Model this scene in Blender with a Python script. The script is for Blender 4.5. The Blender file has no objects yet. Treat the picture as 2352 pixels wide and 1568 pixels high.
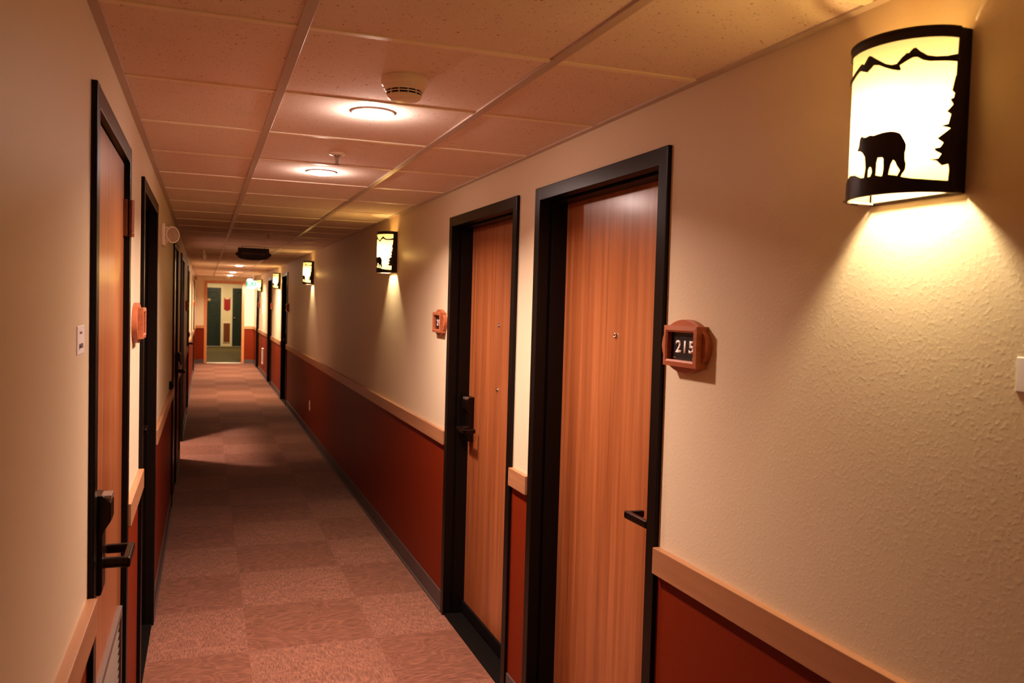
import bpy, bmesh, math, random
from mathutils import Vector, Matrix
random.seed(7)
R = math.radians
SC = bpy.context.scene
COL = SC.collection

# ------------------------------------------------------------------ place
XL, XR, ZC = -0.232, 1.2017, 2.214          # left wall, right wall, ceiling
YB, YE, YL = -4.2, 22.75, 31.0              # wall behind the camera, end wall, lobby wall
CAMZ = 1.6177

# ------------------------------------------------------------------ geometry helpers
class MB:
    def __init__(s): s.bm = bmesh.new()
    def _merge(s, b, M=None):
        if M is not None: bmesh.ops.transform(b, matrix=M, verts=b.verts)
        me = bpy.data.meshes.new('tmp'); b.to_mesh(me); b.free()
        s.bm.from_mesh(me); bpy.data.meshes.remove(me)
    def box(s, x0, x1, y0, y1, z0, z1, bev=0, seg=2, M=None):
        b = bmesh.new(); bmesh.ops.create_cube(b, size=1)
        for v in b.verts:
            v.co = Vector((x0 if v.co.x < 0 else x1, y0 if v.co.y < 0 else y1, z0 if v.co.z < 0 else z1))
        if bev: bmesh.ops.bevel(b, geom=b.edges[:], offset=bev, segments=seg, profile=.5, affect='EDGES')
        s._merge(b, M); return s
    def cyl(s, p0, p1, r0, r1=None, n=24, caps=True):
        r1 = r0 if r1 is None else r1
        p0, p1 = Vector(p0), Vector(p1); d = p1 - p0
        b = bmesh.new(); bmesh.ops.create_cone(b, cap_ends=caps, segments=n, radius1=r0, radius2=r1, depth=d.length)
        M = Matrix.Translation((p0 + p1) / 2) @ d.to_track_quat('Z', 'Y').to_matrix().to_4x4()
        s._merge(b, M); return s
    def lathe(s, prof, n=40, M=None):       # profile (r, z) about local Z
        b = bmesh.new(); rings = []
        for r, z in prof:
            if r < 1e-6: rings.append([b.verts.new((0, 0, z))])
            else: rings.append([b.verts.new((r * math.cos(2 * math.pi * i / n), r * math.sin(2 * math.pi * i / n), z)) for i in range(n)])
        for A, B in zip(rings, rings[1:]):
            for i in range(n):
                j = (i + 1) % n
                if len(A) == 1 and len(B) == 1: continue
                if len(A) == 1: b.faces.new((A[0], B[i], B[j]))
                elif len(B) == 1: b.faces.new((A[i], B[0], A[j]))
                else: b.faces.new((A[i], B[i], B[j], A[j]))
        bmesh.ops.recalc_face_normals(b, faces=b.faces)
        s._merge(b, M); return s
    def sphere(s, c, r, sx=1, sy=1, sz=1, n=20):
        b = bmesh.new(); bmesh.ops.create_uvsphere(b, u_segments=n, v_segments=n // 2 + 2, radius=r)
        s._merge(b, Matrix.Translation(c) @ Matrix.Diagonal((sx, sy, sz, 1))); return s
    def prism(s, pts, x0, x1, bev=0, M=None):   # outline in (y, z), extruded along x
        b = bmesh.new(); vs = [b.verts.new((x0, y, z)) for y, z in pts]
        f = b.faces.new(vs); r = bmesh.ops.extrude_face_region(b, geom=[f])
        bmesh.ops.translate(b, vec=(x1 - x0, 0, 0), verts=[e for e in r['geom'] if isinstance(e, bmesh.types.BMVert)])
        bmesh.ops.recalc_face_normals(b, faces=b.faces)
        if bev:
            es = [e for e in b.edges if abs(e.verts[0].co.x - x1) < 1e-6 and abs(e.verts[1].co.x - x1) < 1e-6]
            bmesh.ops.bevel(b, geom=es, offset=bev, segments=2, profile=.5, affect='EDGES')
        s._merge(b, M); return s
    def ring(s, outer, inner, x0, x1, x0i=None, x1i=None):  # frame between two (y,z) outlines of equal length
        x0i = x0 if x0i is None else x0i; x1i = x1 if x1i is None else x1i
        b = bmesh.new(); n = len(outer)
        O0 = [b.verts.new((x0, *p)) for p in outer]; O1 = [b.verts.new((x1, *p)) for p in outer]
        I0 = [b.verts.new((x0i, *p)) for p in inner]; I1 = [b.verts.new((x1i, *p)) for p in inner]
        for i in range(n):
            j = (i + 1) % n
            for q in ((O0[i], O0[j], O1[j], O1[i]), (O1[i], O1[j], I1[j], I1[i]), (I1[i], I1[j], I0[j], I0[i]), (I0[i], I0[j], O0[j], O0[i])): b.faces.new(q)
        bmesh.ops.recalc_face_normals(b, faces=b.faces)
        s._merge(b); return s
    def build(s, name, mat, parent=None, smooth=True, loc=None):
        me = bpy.data.meshes.new(name); s.bm.to_mesh(me); s.bm.free()
        me.materials.append(mat)
        if smooth:
            for p in me.polygons: p.use_smooth = True
            me.set_sharp_from_angle(angle=R(34))
        o = bpy.data.objects.new(name, me); COL.objects.link(o)
        if smooth:
            wn = o.modifiers.new('weighted', 'WEIGHTED_NORMAL'); wn.keep_sharp = True; wn.weight = 100
        if parent is not None: o.parent = parent
        if loc is not None: o.location = loc
        return o

def rect(y0, y1, z0, z1): return [(y0, z0), (y1, z0), (y1, z1), (y0, z1)]

def tag(o, label=None, cat=None, group=None, kind=None):
    if label: o['label'] = label
    if cat: o['category'] = cat
    if group: o['group'] = group
    if kind: o['kind'] = kind
    return o

def thing(name, label, cat, loc, rz=0, group=None, kind=None):
    o = bpy.data.objects.new(name, None); COL.objects.link(o)
    o.empty_display_size = .05; o.location = loc; o.rotation_euler = (0, 0, rz)
    return tag(o, label, cat, group, kind)

def copy_tree(o, parent=None):
    c = o.copy(); COL.objects.link(c); c.parent = parent
    for ch in list(o.children): copy_tree(ch, c)
    return c

TXT = Matrix(((0, 0, 1, 0), (1, 0, 0, 0), (0, 1, 0, 0), (0, 0, 0, 1)))   # text plane -> wall plane facing local +x
def text(name, s, h, mat, parent, x, y, z, thick=.0, depth=.0006, wide=1.0, shear=0, space=1.0):
    cu = bpy.data.curves.new('t', 'FONT'); cu.body = s; cu.size = 1; cu.align_x = 'CENTER'; cu.offset = thick; cu.extrude = 0
    cu.shear = shear; cu.space_character = space
    to = bpy.data.objects.new('t', cu); COL.objects.link(to)
    dg = bpy.context.evaluated_depsgraph_get(); me = bpy.data.meshes.new_from_object(to.evaluated_get(dg))
    bpy.data.objects.remove(to); bpy.data.curves.remove(cu)
    ys = [v.co.y for v in me.vertices]; xs = [v.co.x for v in me.vertices]
    y0, y1 = min(ys), max(ys); xm = (min(xs) + max(xs)) / 2; k = h / (y1 - y0)
    for v in me.vertices: v.co = Vector(((v.co.x - xm) * k * wide, (v.co.y - (y0 + y1) / 2) * k, 0))
    b = bmesh.new(); b.from_mesh(me); bpy.data.meshes.remove(me)
    r = bmesh.ops.extrude_face_region(b, geom=b.faces[:])
    bmesh.ops.translate(b, vec=(0, 0, depth), verts=[e for e in r['geom'] if isinstance(e, bmesh.types.BMVert)])
    m = MB(); m._merge(b, Matrix.Translation((x, y, z)) @ TXT)
    return m.build(name, mat, parent, smooth=False)

# ------------------------------------------------------------------ materials
def newmat(name):
    m = bpy.data.materials.new(name); m.use_nodes = True
    nt = m.node_tree; b = nt.nodes['Principled BSDF']
    return m, nt, b
def N(nt, t, **kw):
    n = nt.nodes.new(t)
    for k, v in kw.items():
        if k == 'ins':
            for i, val in v.items(): n.inputs[i].default_value = val
        else: setattr(n, k, v)
    return n
def L(nt, a, ao, b, bi): nt.links.new(a.outputs[ao], b.inputs[bi])
def rgb(c): return (*c, 1)

def plain(name, c, rough=.5, metal=0, var=.08, scale=8, bump=0, bscale=200, coat=0, emit=None, es=0, spec=.5):
    m, nt, b = newmat(name)
    tc = N(nt, 'ShaderNodeTexCoord'); nz = N(nt, 'ShaderNodeTexNoise', ins={'Scale': scale, 'Detail': 3})
    L(nt, tc, 'Object', nz, 'Vector')
    mx = N(nt, 'ShaderNodeMix', data_type='RGBA'); mx.inputs[6].default_value = rgb([v * (1 - var) for v in c]); mx.inputs[7].default_value = rgb([min(1, v * (1 + var)) for v in c])
    L(nt, nz, 'Fac', mx, 0); L(nt, mx, 2, b, 'Base Color')
    b.inputs['Roughness'].default_value = rough; b.inputs['Metallic'].default_value = metal
    b.inputs['Coat Weight'].default_value = coat; b.inputs['Specular IOR Level'].default_value = spec
    if bump:
        n2 = N(nt, 'ShaderNodeTexNoise', ins={'Scale': bscale, 'Detail': 2}); bp = N(nt, 'ShaderNodeBump', ins={'Strength': bump, 'Distance': .002})
        L(nt, tc, 'Object', n2, 'Vector'); L(nt, n2, 'Fac', bp, 'Height'); L(nt, bp, 'Normal', b, 'Normal')
    if emit: b.inputs['Emission Color'].default_value = rgb(emit); b.inputs['Emission Strength'].default_value = es
    return m

def wood(name, c1, c2, rough, axis='z', fine=55, coat=.25, contrast=1.0):
    m, nt, b = newmat(name)
    tc = N(nt, 'ShaderNodeTexCoord')
    def streak(sx, sy, sz, det, dist=0):
        mp = N(nt, 'ShaderNodeMapping'); mp.inputs['Scale'].default_value = (sx, sy, sz)
        nz = N(nt, 'ShaderNodeTexNoise', ins={'Scale': 1, 'Detail': det, 'Roughness': .6, 'Distortion': dist})
        L(nt, tc, 'Object', mp, 'Vector'); L(nt, mp, 'Vector', nz, 'Vector'); return nz
    s = {'z': lambda f, l: (f, f, l), 'y': lambda f, l: (f, l, f), 'x': lambda f, l: (l, f, f)}[axis]
    a = streak(*s(fine * .16, .35), 3, .6); bb = streak(*s(fine, 1.2), 4, .3); cc = streak(*s(fine * 4.5, 1.5), 2)
    r1 = N(nt, 'ShaderNodeMapRange', ins={'From Min': .3, 'From Max': .7}); L(nt, a, 'Fac', r1, 'Value')
    r2 = N(nt, 'ShaderNodeMapRange', ins={'From Min': .35, 'From Max': .68}); L(nt, bb, 'Fac', r2, 'Value')
    ad = N(nt, 'ShaderNodeMath', operation='MULTIPLY_ADD', ins={1: .45 * contrast}); L(nt, r1, 0, ad, 0)
    m2 = N(nt, 'ShaderNodeMath', operation='MULTIPLY', ins={1: .45 * contrast}); L(nt, r2, 0, m2, 0); L(nt, m2, 0, ad, 2)
    ad2 = N(nt, 'ShaderNodeMath', operation='MULTIPLY_ADD', ins={1: .22}); L(nt, cc, 'Fac', ad2, 0); L(nt, ad, 0, ad2, 2)
    mx = N(nt, 'ShaderNodeMix', data_type='RGBA'); mx.inputs[6].default_value = rgb(c1); mx.inputs[7].default_value = rgb(c2)
    L(nt, ad2, 0, mx, 0); L(nt, mx, 2, b, 'Base Color')
    b.inputs['Roughness'].default_value = rough; b.inputs['Coat Weight'].default_value = coat; b.inputs['Coat Roughness'].default_value = .2
    bp = N(nt, 'ShaderNodeBump', ins={'Strength': .22, 'Distance': .001}); L(nt, cc, 'Fac', bp, 'Height'); L(nt, bp, 'Normal', b, 'Normal')
    return m

CREAM = (.70, .575, .41); TERRA = (.19, .025, .0045)
def wall_mat(name, two=True, upper=CREAM, lower=TERRA):
    m, nt, b = newmat(name)
    g = N(nt, 'ShaderNodeNewGeometry'); sp = N(nt, 'ShaderNodeSeparateXYZ'); L(nt, g, 'Position', sp, 'Vector')
    nz = N(nt, 'ShaderNodeTexNoise', ins={'Scale': 1.6, 'Detail': 2}); L(nt, g, 'Position', nz, 'Vector')
    cu = N(nt, 'ShaderNodeMix', data_type='RGBA'); cu.inputs[6].default_value = rgb([v * .97 for v in upper]); cu.inputs[7].default_value = rgb(upper); L(nt, nz, 'Fac', cu, 0)
    if two:
        gt = N(nt, 'ShaderNodeMath', operation='GREATER_THAN', ins={1: .925}); L(nt, sp, 'Z', gt, 0)
        mx = N(nt, 'ShaderNodeMix', data_type='RGBA'); mx.inputs[6].default_value = rgb(lower); L(nt, gt, 0, mx, 0); L(nt, cu, 2, mx, 7); L(nt, mx, 2, b, 'Base Color')
    else: L(nt, cu, 2, b, 'Base Color')
    b.inputs['Roughness'].default_value = .5; b.inputs['Specular IOR Level'].default_value = .2
    n1 = N(nt, 'ShaderNodeTexNoise', ins={'Scale': 125, 'Detail': 2, 'Roughness': .5}); L(nt, g, 'Position', n1, 'Vector')
    n2 = N(nt, 'ShaderNodeTexNoise', ins={'Scale': 260, 'Detail': 1}); L(nt, g, 'Position', n2, 'Vector')
    rg = N(nt, 'ShaderNodeMapRange', ins={'From Min': .5, 'From Max': .75}); L(nt, n1, 'Fac', rg, 'Value')
    ad = N(nt, 'ShaderNodeMath', operation='MULTIPLY_ADD', ins={1: .35}); L(nt, n2, 'Fac', ad, 0); L(nt, rg, 0, ad, 2)
    bp = N(nt, 'ShaderNodeBump', ins={'Strength': .16, 'Distance': .0012}); L(nt, ad, 0, bp, 'Height'); L(nt, bp, 'Normal', b, 'Normal')
    return m

def ceiling_mat():
    m, nt, b = newmat('mineral_fibre_tile')
    g = N(nt, 'ShaderNodeNewGeometry')
    def specks(scale, thr):
        mp = N(nt, 'ShaderNodeMapping'); mp.inputs['Scale'].default_value = (1, 1, 0); L(nt, g, 'Position', mp, 'Vector')
        nd = N(nt, 'ShaderNodeTexNoise', ins={'Scale': scale * 1.7, 'Detail': 1}); L(nt, mp, 'Vector', nd, 'Vector')
        mxv = N(nt, 'ShaderNodeMix', data_type='VECTOR', ins={0: .012}); L(nt, mp, 'Vector', mxv, 4); L(nt, nd, 'Color', mxv, 5)
        v = N(nt, 'ShaderNodeTexVoronoi', ins={'Scale': scale}); L(nt, mxv, 1, v, 'Vector')
        sx = N(nt, 'ShaderNodeSeparateColor'); L(nt, v, 'Color', sx, 'Color')
        mu = N(nt, 'ShaderNodeMath', operation='POWER', ins={1: 2.2}); L(nt, sx, 0, mu, 0)
        mm = N(nt, 'ShaderNodeMath', operation='MULTIPLY', ins={1: thr}); L(nt, mu, 0, mm, 0)
        lt = N(nt, 'ShaderNodeMath', operation='LESS_THAN'); L(nt, v, 'Distance', lt, 0); L(nt, mm, 0, lt, 1); return lt
    a = specks(105, .27); c = specks(210, .26)
    mx = N(nt, 'ShaderNodeMath', operation='MAXIMUM'); L(nt, a, 0, mx, 0); L(nt, c, 0, mx, 1)
    nz = N(nt, 'ShaderNodeTexNoise', ins={'Scale': 5, 'Detail': 4}); L(nt, g, 'Position', nz, 'Vector')
    base = N(nt, 'ShaderNodeMix', data_type='RGBA'); base.inputs[6].default_value = (.80, .68, .61, 1); base.inputs[7].default_value = (.88, .76, .69, 1); L(nt, nz, 'Fac', base, 0)
    co = N(nt, 'ShaderNodeMix', data_type='RGBA'); L(nt, mx, 0, co, 0); L(nt, base, 2, co, 6); co.inputs[7].default_value = (.34, .21, .13, 1)
    L(nt, co, 2, b, 'Base Color'); b.inputs['Roughness'].default_value = .95; b.inputs['Specular IOR Level'].default_value = .1
    n2 = N(nt, 'ShaderNodeTexNoise', ins={'Scale': 300, 'Detail': 2}); L(nt, g, 'Position', n2, 'Vector')
    bp = N(nt, 'ShaderNodeBump', ins={'Strength': .25, 'Distance': .001}); L(nt, n2, 'Fac', bp, 'Height'); L(nt, bp, 'Normal', b, 'Normal')
    return m

def carpet_mat():
    m, nt, b = newmat('carpet_tile')
    g = N(nt, 'ShaderNodeNewGeometry'); sp = N(nt, 'ShaderNodeSeparateXYZ'); L(nt, g, 'Position', sp, 'Vector')
    def cell(ax, o):
        s = N(nt, 'ShaderNodeMath', operation='SUBTRACT', ins={1: o}); L(nt, sp, ax, s, 0)
        d = N(nt, 'ShaderNodeMath', operation='DIVIDE', ins={1: .589}); L(nt, s, 0, d, 0)
        f = N(nt, 'ShaderNodeMath', operation='FLOOR'); L(nt, d, 0, f, 0); return f
    cx, cy = cell('X', .21), cell('Y', 4.0)
    su = N(nt, 'ShaderNodeMath', operation='ADD'); L(nt, cx, 0, su, 0); L(nt, cy, 0, su, 1)
    md = N(nt, 'ShaderNodeMath', operation='FLOORED_MODULO', ins={1: 2}); L(nt, su, 0, md, 0)       # 0 / 1 checker
    cv = N(nt, 'ShaderNodeCombineXYZ'); L(nt, cx, 0, cv, 0); L(nt, cy, 0, cv, 1)
    wn = N(nt, 'ShaderNodeTexWhiteNoise', noise_dimensions='3D'); L(nt, cv, 0, wn, 'Vector')
    def streak(sx, sy):
        mp = N(nt, 'ShaderNodeMapping'); mp.inputs['Scale'].default_value = (sx, sy, 1); L(nt, g, 'Position', mp, 'Vector')
        nz = N(nt, 'ShaderNodeTexNoise', ins={'Scale': 1, 'Detail': 3, 'Roughness': .65}); L(nt, mp, 'Vector', nz, 'Vector'); return nz
    h, v = streak(16, 190), streak(210, 22)
    mh = N(nt, 'ShaderNodeMix', data_type='FLOAT'); L(nt, md, 0, mh, 0); L(nt, h, 'Fac', mh, 2); L(nt, v, 'Fac', mh, 3)
    # leafy scrolls: thin bands of a distorted noise, shifted per tile
    of = N(nt, 'ShaderNodeVectorMath', operation='MULTIPLY_ADD'); L(nt, wn, 'Color', of, 0); of.inputs[1].default_value = (9, 9, 9); L(nt, g, 'Position', of, 2)
    sc = N(nt, 'ShaderNodeTexNoise', ins={'Scale': 3.4, 'Detail': 1.0, 'Distortion': 1.8}); L(nt, of, 0, sc, 'Vector')
    fr = N(nt, 'ShaderNodeMath', operation='MULTIPLY', ins={1: 9}); L(nt, sc, 'Fac', fr, 0)
    pp = N(nt, 'ShaderNodeMath', operation='PINGPONG', ins={1: .5}); L(nt, fr, 0, pp, 0)
    lf = N(nt, 'ShaderNodeMapRange', ins={'From Min': .26, 'From Max': .42}); L(nt, pp, 0, lf, 'Value')
    c1 = N(nt, 'ShaderNodeMix', data_type='RGBA'); c1.inputs[6].default_value = (.200, .088, .055, 1); c1.inputs[7].default_value = (.240, .112, .074, 1); L(nt, md, 0, c1, 0)
    mv = N(nt, 'ShaderNodeMapRange', ins={'From Min': .25, 'From Max': .75, 'To Min': .38, 'To Max': 1.55}); L(nt, mh, 0, mv, 'Value')
    lv = N(nt, 'ShaderNodeMath', operation='MULTIPLY_ADD', ins={1: .22}); L(nt, lf, 0, lv, 0); L(nt, mv, 0, lv, 2)
    ml = N(nt, 'ShaderNodeMix', data_type='RGBA', blend_type='MULTIPLY', ins={0: 1}); L(nt, c1, 2, ml, 6); L(nt, lv, 0, ml, 7)
    L(nt, ml, 2, b, 'Base Color'); b.inputs['Roughness'].default_value = .95; b.inputs['Specular IOR Level'].default_value = .1
    b.inputs['Sheen Weight'].default_value = .15
    bp = N(nt, 'ShaderNodeBump', ins={'Strength': .5, 'Distance': .003}); L(nt, mh, 0, bp, 'Height'); L(nt, bp, 'Normal', b, 'Normal')
    return m

def emis(name, c, s):
    m, nt, b = newmat(name)
    b.inputs['Base Color'].default_value = rgb([.8 * v for v in c]); b.inputs['Emission Color'].default_value = rgb(c); b.inputs['Emission Strength'].default_value = s
    nz = N(nt, 'ShaderNodeTexNoise', ins={'Scale': 30}); mr = N(nt, 'ShaderNodeMapRange', ins={'To Min': s * .95, 'To Max': s * 1.05}); L(nt, nz, 'Fac', mr, 'Value'); L(nt, mr, 0, b, 'Emission Strength')
    return m

def shade_mat():
    m, nt, b = newmat('mica_shade'); nt.nodes.remove(b)
    out = nt.nodes['Material Output']; tc = N(nt, 'ShaderNodeTexCoord')
    nz = N(nt, 'ShaderNodeTexNoise', ins={'Scale': 22, 'Detail': 4}); L(nt, tc, 'Object', nz, 'Vector')
    mx = N(nt, 'ShaderNodeMix', data_type='RGBA'); mx.inputs[6].default_value = rgb([v * SHT for v in (1, .76, .34)]); mx.inputs[7].default_value = rgb([v * SHT for v in (1, .82, .44)]); L(nt, nz, 'Fac', mx, 0)
    tr = N(nt, 'ShaderNodeBsdfTranslucent'); L(nt, mx, 2, tr, 'Color')
    df = N(nt, 'ShaderNodeBsdfDiffuse', ins={'Color': (.10, .08, .05, 1)})
    em = N(nt, 'ShaderNodeEmission', ins={'Color': (1, .68, .24, 1), 'Strength': .20})
    tp = N(nt, 'ShaderNodeBsdfTransparent', ins={'Color': (.10, .075, .034, 1)}); a0 = N(nt, 'ShaderNodeAddShader'); L(nt, tr, 0, a0, 0); L(nt, tp, 0, a0, 1)
    a1 = N(nt, 'ShaderNodeAddShader'); a2 = N(nt, 'ShaderNodeAddShader')
    L(nt, a0, 0, a1, 0); L(nt, df, 0, a1, 1); L(nt, a1, 0, a2, 0); L(nt, em, 0, a2, 1); L(nt, a2, 0, out, 'Surface')
    return m
SHT = .085
def diffuser_mat():
    m, nt, b = newmat('frosted_diffuser'); nt.nodes.remove(b); out = nt.nodes['Material Output']
    tr = N(nt, 'ShaderNodeBsdfTranslucent', ins={'Color': (.85, .66, .36, 1)}); tp = N(nt, 'ShaderNodeBsdfTransparent', ins={'Color': (.12, .095, .055, 1)})
    ad = N(nt, 'ShaderNodeAddShader'); L(nt, tr, 0, ad, 0); L(nt, tp, 0, ad, 1); L(nt, ad, 0, out, 'Surface'); return m
def bulb_mat():
    m, nt, b = newmat('clear_glowing_bulb'); nt.nodes.remove(b); out = nt.nodes['Material Output']
    tr = N(nt, 'ShaderNodeBsdfTransparent', ins={'Color': (.97, .95, .92, 1)}); em = N(nt, 'ShaderNodeEmission', ins={'Color': (1, .80, .48, 1), 'Strength': 8})
    ad = N(nt, 'ShaderNodeAddShader'); L(nt, tr, 0, ad, 0); L(nt, em, 0, ad, 1); L(nt, ad, 0, out, 'Surface'); return m

M = dict(
    wall=wall_mat('painted_wall'), lobby_wall=wall_mat('lobby_wall', two=False, upper=(.82, .72, .52)),
    ceiling=ceiling_mat(), carpet=carpet_mat(),
    grid=plain('grid_metal_dim', (.56, .46, .40), .38, 0, .05), tee=plain('cross_tee_metal_lit', (.93, .82, .66), .42, 0, .04),  # same metal; brighter and duller reflections of the tees put into the base colours
    door=wood('door_veneer', (.20, .058, .018), (.48, .18, .07), .34, 'z', 46, .4),
    maple=wood('maple_rail', (.31, .14, .065), (.50, .26, .135), .42, 'y', 30, .15, .8),
    maple_x=wood('maple_rail_end_wall', (.42, .18, .075), (.58, .28, .12), .42, 'x', 30, .15, .8),
    casing=wood('orange_casing', (.50, .19, .075), (.66, .28, .12), .42, 'z', 30, .15, .8),
    frame=plain('bronze_black_frame', (.010, .0065, .005), .32, 0, .1, coat=0, spec=.25),
    plaque=wood('plaque_wood', (.31, .085, .036), (.50, .175, .08), .45, 'y', 70, .1),
    base=plain('vinyl_base', (.105, .075, .07), .55, 0, .05),
    bronze=plain('dark_bronze', (.035, .018, .012), .28, .7, .1),
    hinge=plain('hinge_bronze', (.19, .075, .04), .35, .6, .1),
    steel=plain('brushed_steel', (.42, .33, .27), .35, .8, .08, 40),
    grille=plain('bronze_grille', (.20, .15, .125), .45, .5, .08, 40),
    chrome=plain('chrome', (.75, .70, .65), .15, 1, .02),
    lens=plain('peephole_lens', (.02, .02, .025), .05, 0, .05, coat=1),
    black=plain('black_plate', (.013, .011, .013), .4, 0, .1),
    rubber=plain('black_rubber', (.010, .008, .007), .6, 0, .1, spec=.1),
    white=plain('warm_white_plastic', (.90, .80, .68), .3, 0, .03),
    offw=plain('white_plate', (.78, .72, .68), .45, 0, .03),
    paper=plain('white_card', (.80, .74, .72), .6, 0, .03),
    dark=plain('dark_slot', (.012, .009, .007), .7, 0, .1),
    numeral=plain('white_numeral', (.85, .76, .70), .5, 0, .03),
    brown_ink=plain('faint_brown_ink', (.075, .038, .026), .6, 0, .05),
    gold=plain('gold_line', (.55, .28, .07), .4, .2, .05),
    ink=plain('dark_ink', (.10, .06, .06), .6, 0, .05), ink2=plain('maroon_ink', (.28, .10, .10), .6, 0, .05),
    signwood=plain('dark_sign_wood', (.022, .010, .009), .5, 0, .15), signink=plain('dull_sign_ink', (.30, .13, .10), .6, 0, .05),
    sconce=plain('sconce_bronze', (.030, .017, .011), .38, .35, .1), sconce_in=plain('sconce_inner', (.34, .22, .16), .5, 0, .04),
    shade=shade_mat(), diffuser=diffuser_mat(), bulb=bulb_mat(),
    led=emis('led_lens', (1, .86, .86), 24), led_far=emis('led_lens_warm', (1, .86, .72), 40),
    exitface=emis('exit_face', (.90, 1, .86), 1.1), exitgreen=plain('exit_green', (.02, .36, .16), .5, emit=(.03, .55, .28), es=.9),
    lamp=emis('lamp_glow', (1, .92, .8), 3),
    green=plain('green_door_paint', (.020, .036, .028), .45, 0, .1), gcarpet=plain('green_carpet', (.085, .066, .02), .95, 0, .25, 60, .3),
    trimw=plain('cream_trim', (.80, .72, .55), .45, 0, .03), red=plain('red_sign', (.42, .02, .02), .4, 0, .12, 30), brown=plain('brown_panel', (.20, .06, .018), .5, 0, .2, 14),
    tan=plain('tan_plate', (.55, .40, .20), .5, 0, .05), alcove=plain('alcove_paint', (.75, .66, .60), .6, 0, .04),
    alum=plain('threshold_metal', (.80, .74, .72), .3, .6, .05),
)

# ------------------------------------------------------------------ walls with openings
# (y0, y1, top) of each opening along the corridor
OPEN_R = [(2.045, 3.035, 2.07), (3.235, 4.245, 2.07), (13.42, 14.42, 2.07), (16.64, 17.64, 2.07), (20.65, 21.6, 2.07)]
OPEN_L = [(2.005, 2.895, 2.07), (3.50, 4.50, 2.07), (6.96, 7.94, 2.07), (9.05, 10.25, 2.07), (12.55, 13.55, 2.07), (19.3, 20.3, 2.07)]
def wall_run(m, x0, x1, ops, ya, yb, ztop, inset=.012):
    y = ya
    for a, b, t in ops:
        a, b, t = a + inset, b - inset, t - inset
        m.box(x0, x1, y, a, 0, ztop); m.box(x0, x1, a, b, t, ztop); y = b
    m.box(x0, x1, y, yb, 0, ztop)
m = MB(); wall_run(m, XR, XR + .165, OPEN_R, YB, YE, 2.30)
tag(m.build('wall_right', M['wall'], smooth=False), 'long right corridor wall, cream above and terracotta below the rail', 'wall', kind='structure')
m = MB(); wall_run(m, XL - .165, XL, OPEN_L, YB, YE, 2.30)
tag(m.build('wall_left', M['wall'], smooth=False), 'long left corridor wall, cream above and terracotta below the rail', 'wall', kind='structure')
m = MB(); ex0, ex1, ez = .052, .893, 2.04
m.box(XL - .165, ex0, YE, YE + .15, 0, 2.30); m.box(ex1, XR + .165, YE, YE + .15, 0, 2.30); m.box(ex0, ex1, YE, YE + .15, ez, 2.30)
tag(m.build('wall_end', M['wall'], smooth=False), 'wall at the far end of the corridor around the orange cased opening', 'wall', kind='structure')
m = MB(); m.box(XL - .165, XR + .165, YB - .15, YB, 0, 2.30)
tag(m.build('wall_back', M['wall'], smooth=False), 'wall closing the corridor behind the viewer', 'wall', kind='structure')
m = MB(); m.box(XL - .165, XR + .165, YB, YE + .02, -.1, 0)
tag(m.build('floor', M['carpet'], smooth=False), 'corridor floor of reddish brown carpet tiles laid in a checkerboard', 'floor', kind='structure')
TZ = ZC + .005
m = MB(); m.box(XL - .1, XR + .1, YB, YE + .05, TZ, TZ + .05)
ceil = tag(m.build('ceiling', M['ceiling'], smooth=False), 'suspended ceiling of speckled tiles in a metal grid', 'ceiling', kind='structure')
gx = (.194, .788)
m = MB()
for x in gx: m.box(x - .0125, x + .0125, YB, YE, ZC, TZ + .001, .0006, 1)
m.build('main_tee', M['grid'], ceil)
m = MB(); k = -9
while True:
    y = 1.3005 + .6096 * k; k += 1
    if y > YE: break
    if y < YB: continue
    for a, b in ((XL + .02, gx[0] - .0125), (gx[0] + .0125, gx[1] - .0125), (gx[1] + .0125, XR - .02)): m.box(a, b, y - .011, y + .011, ZC + .001, TZ + .001, .0006, 1)
m.build('cross_tee', M['tee'], ceil)
m = MB(); m.box(XL, XL + .022, YB, YE, ZC, TZ + .001); m.box(XR - .022, XR, YB, YE, ZC, TZ + .001); m.box(XL, XR, YE - .022, YE, ZC, TZ + .001)
m.build('wall_angle', M['grid'], ceil, smooth=False)

# chair rails and baseboards, one object per run between openings
def runs(ops, ya, yb):
    y, out = ya, []
    for a, b, _ in ops: out.append((y, a)); y = b
    out.append((y, yb)); return [(a, b) for a, b in out if b - a > .08]
tn = [0]
def rail(side, a, b, where):
    tn[0] += 1; m = MB()
    if side == 'r': m.box(XR - .021, XR + .002, a + .003, b - .003, .889, .963, .003)
    elif side == 'l': m.box(XL - .002, XL + .021, a + .003, b - .003, .889, .963, .003)
    tag(m.build('trim_%d' % tn[0], M['maple']), 'maple chair rail on the %s wall %s' % ({'r': 'right', 'l': 'left'}[side], where), 'chair rail', 'maple chair rails', 'structure')
def base(side, i, a, b, where):
    nm = 'baseboard_right' if side == 'r' else 'baseboard_left'
    m = MB()
    if side == 'r': m.box(XR - .006, XR + .002, a + .002, b - .002, 0, .102, .0015); m.box(XR - .014, XR + .002, a + .002, b - .002, 0, .012, .003)
    else: m.box(XL - .002, XL + .006, a + .002, b - .002, 0, .102, .0015); m.box(XL - .002, XL + .014, a + .002, b - .002, 0, .012, .003)
    tag(m.build(nm, M['base']), 'grey vinyl baseboard on the %s wall %s' % ({'r': 'right', 'l': 'left'}[side], where), 'baseboard', 'grey vinyl baseboards', 'structure')
WR = ['in the foreground, running out of frame under the bear light', 'on the short pier between doors 213 and 215', 'on the long stretch beyond door 213', 'between the two far dark doorways', 'between the last two doorways', 'in the far corner']
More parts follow.
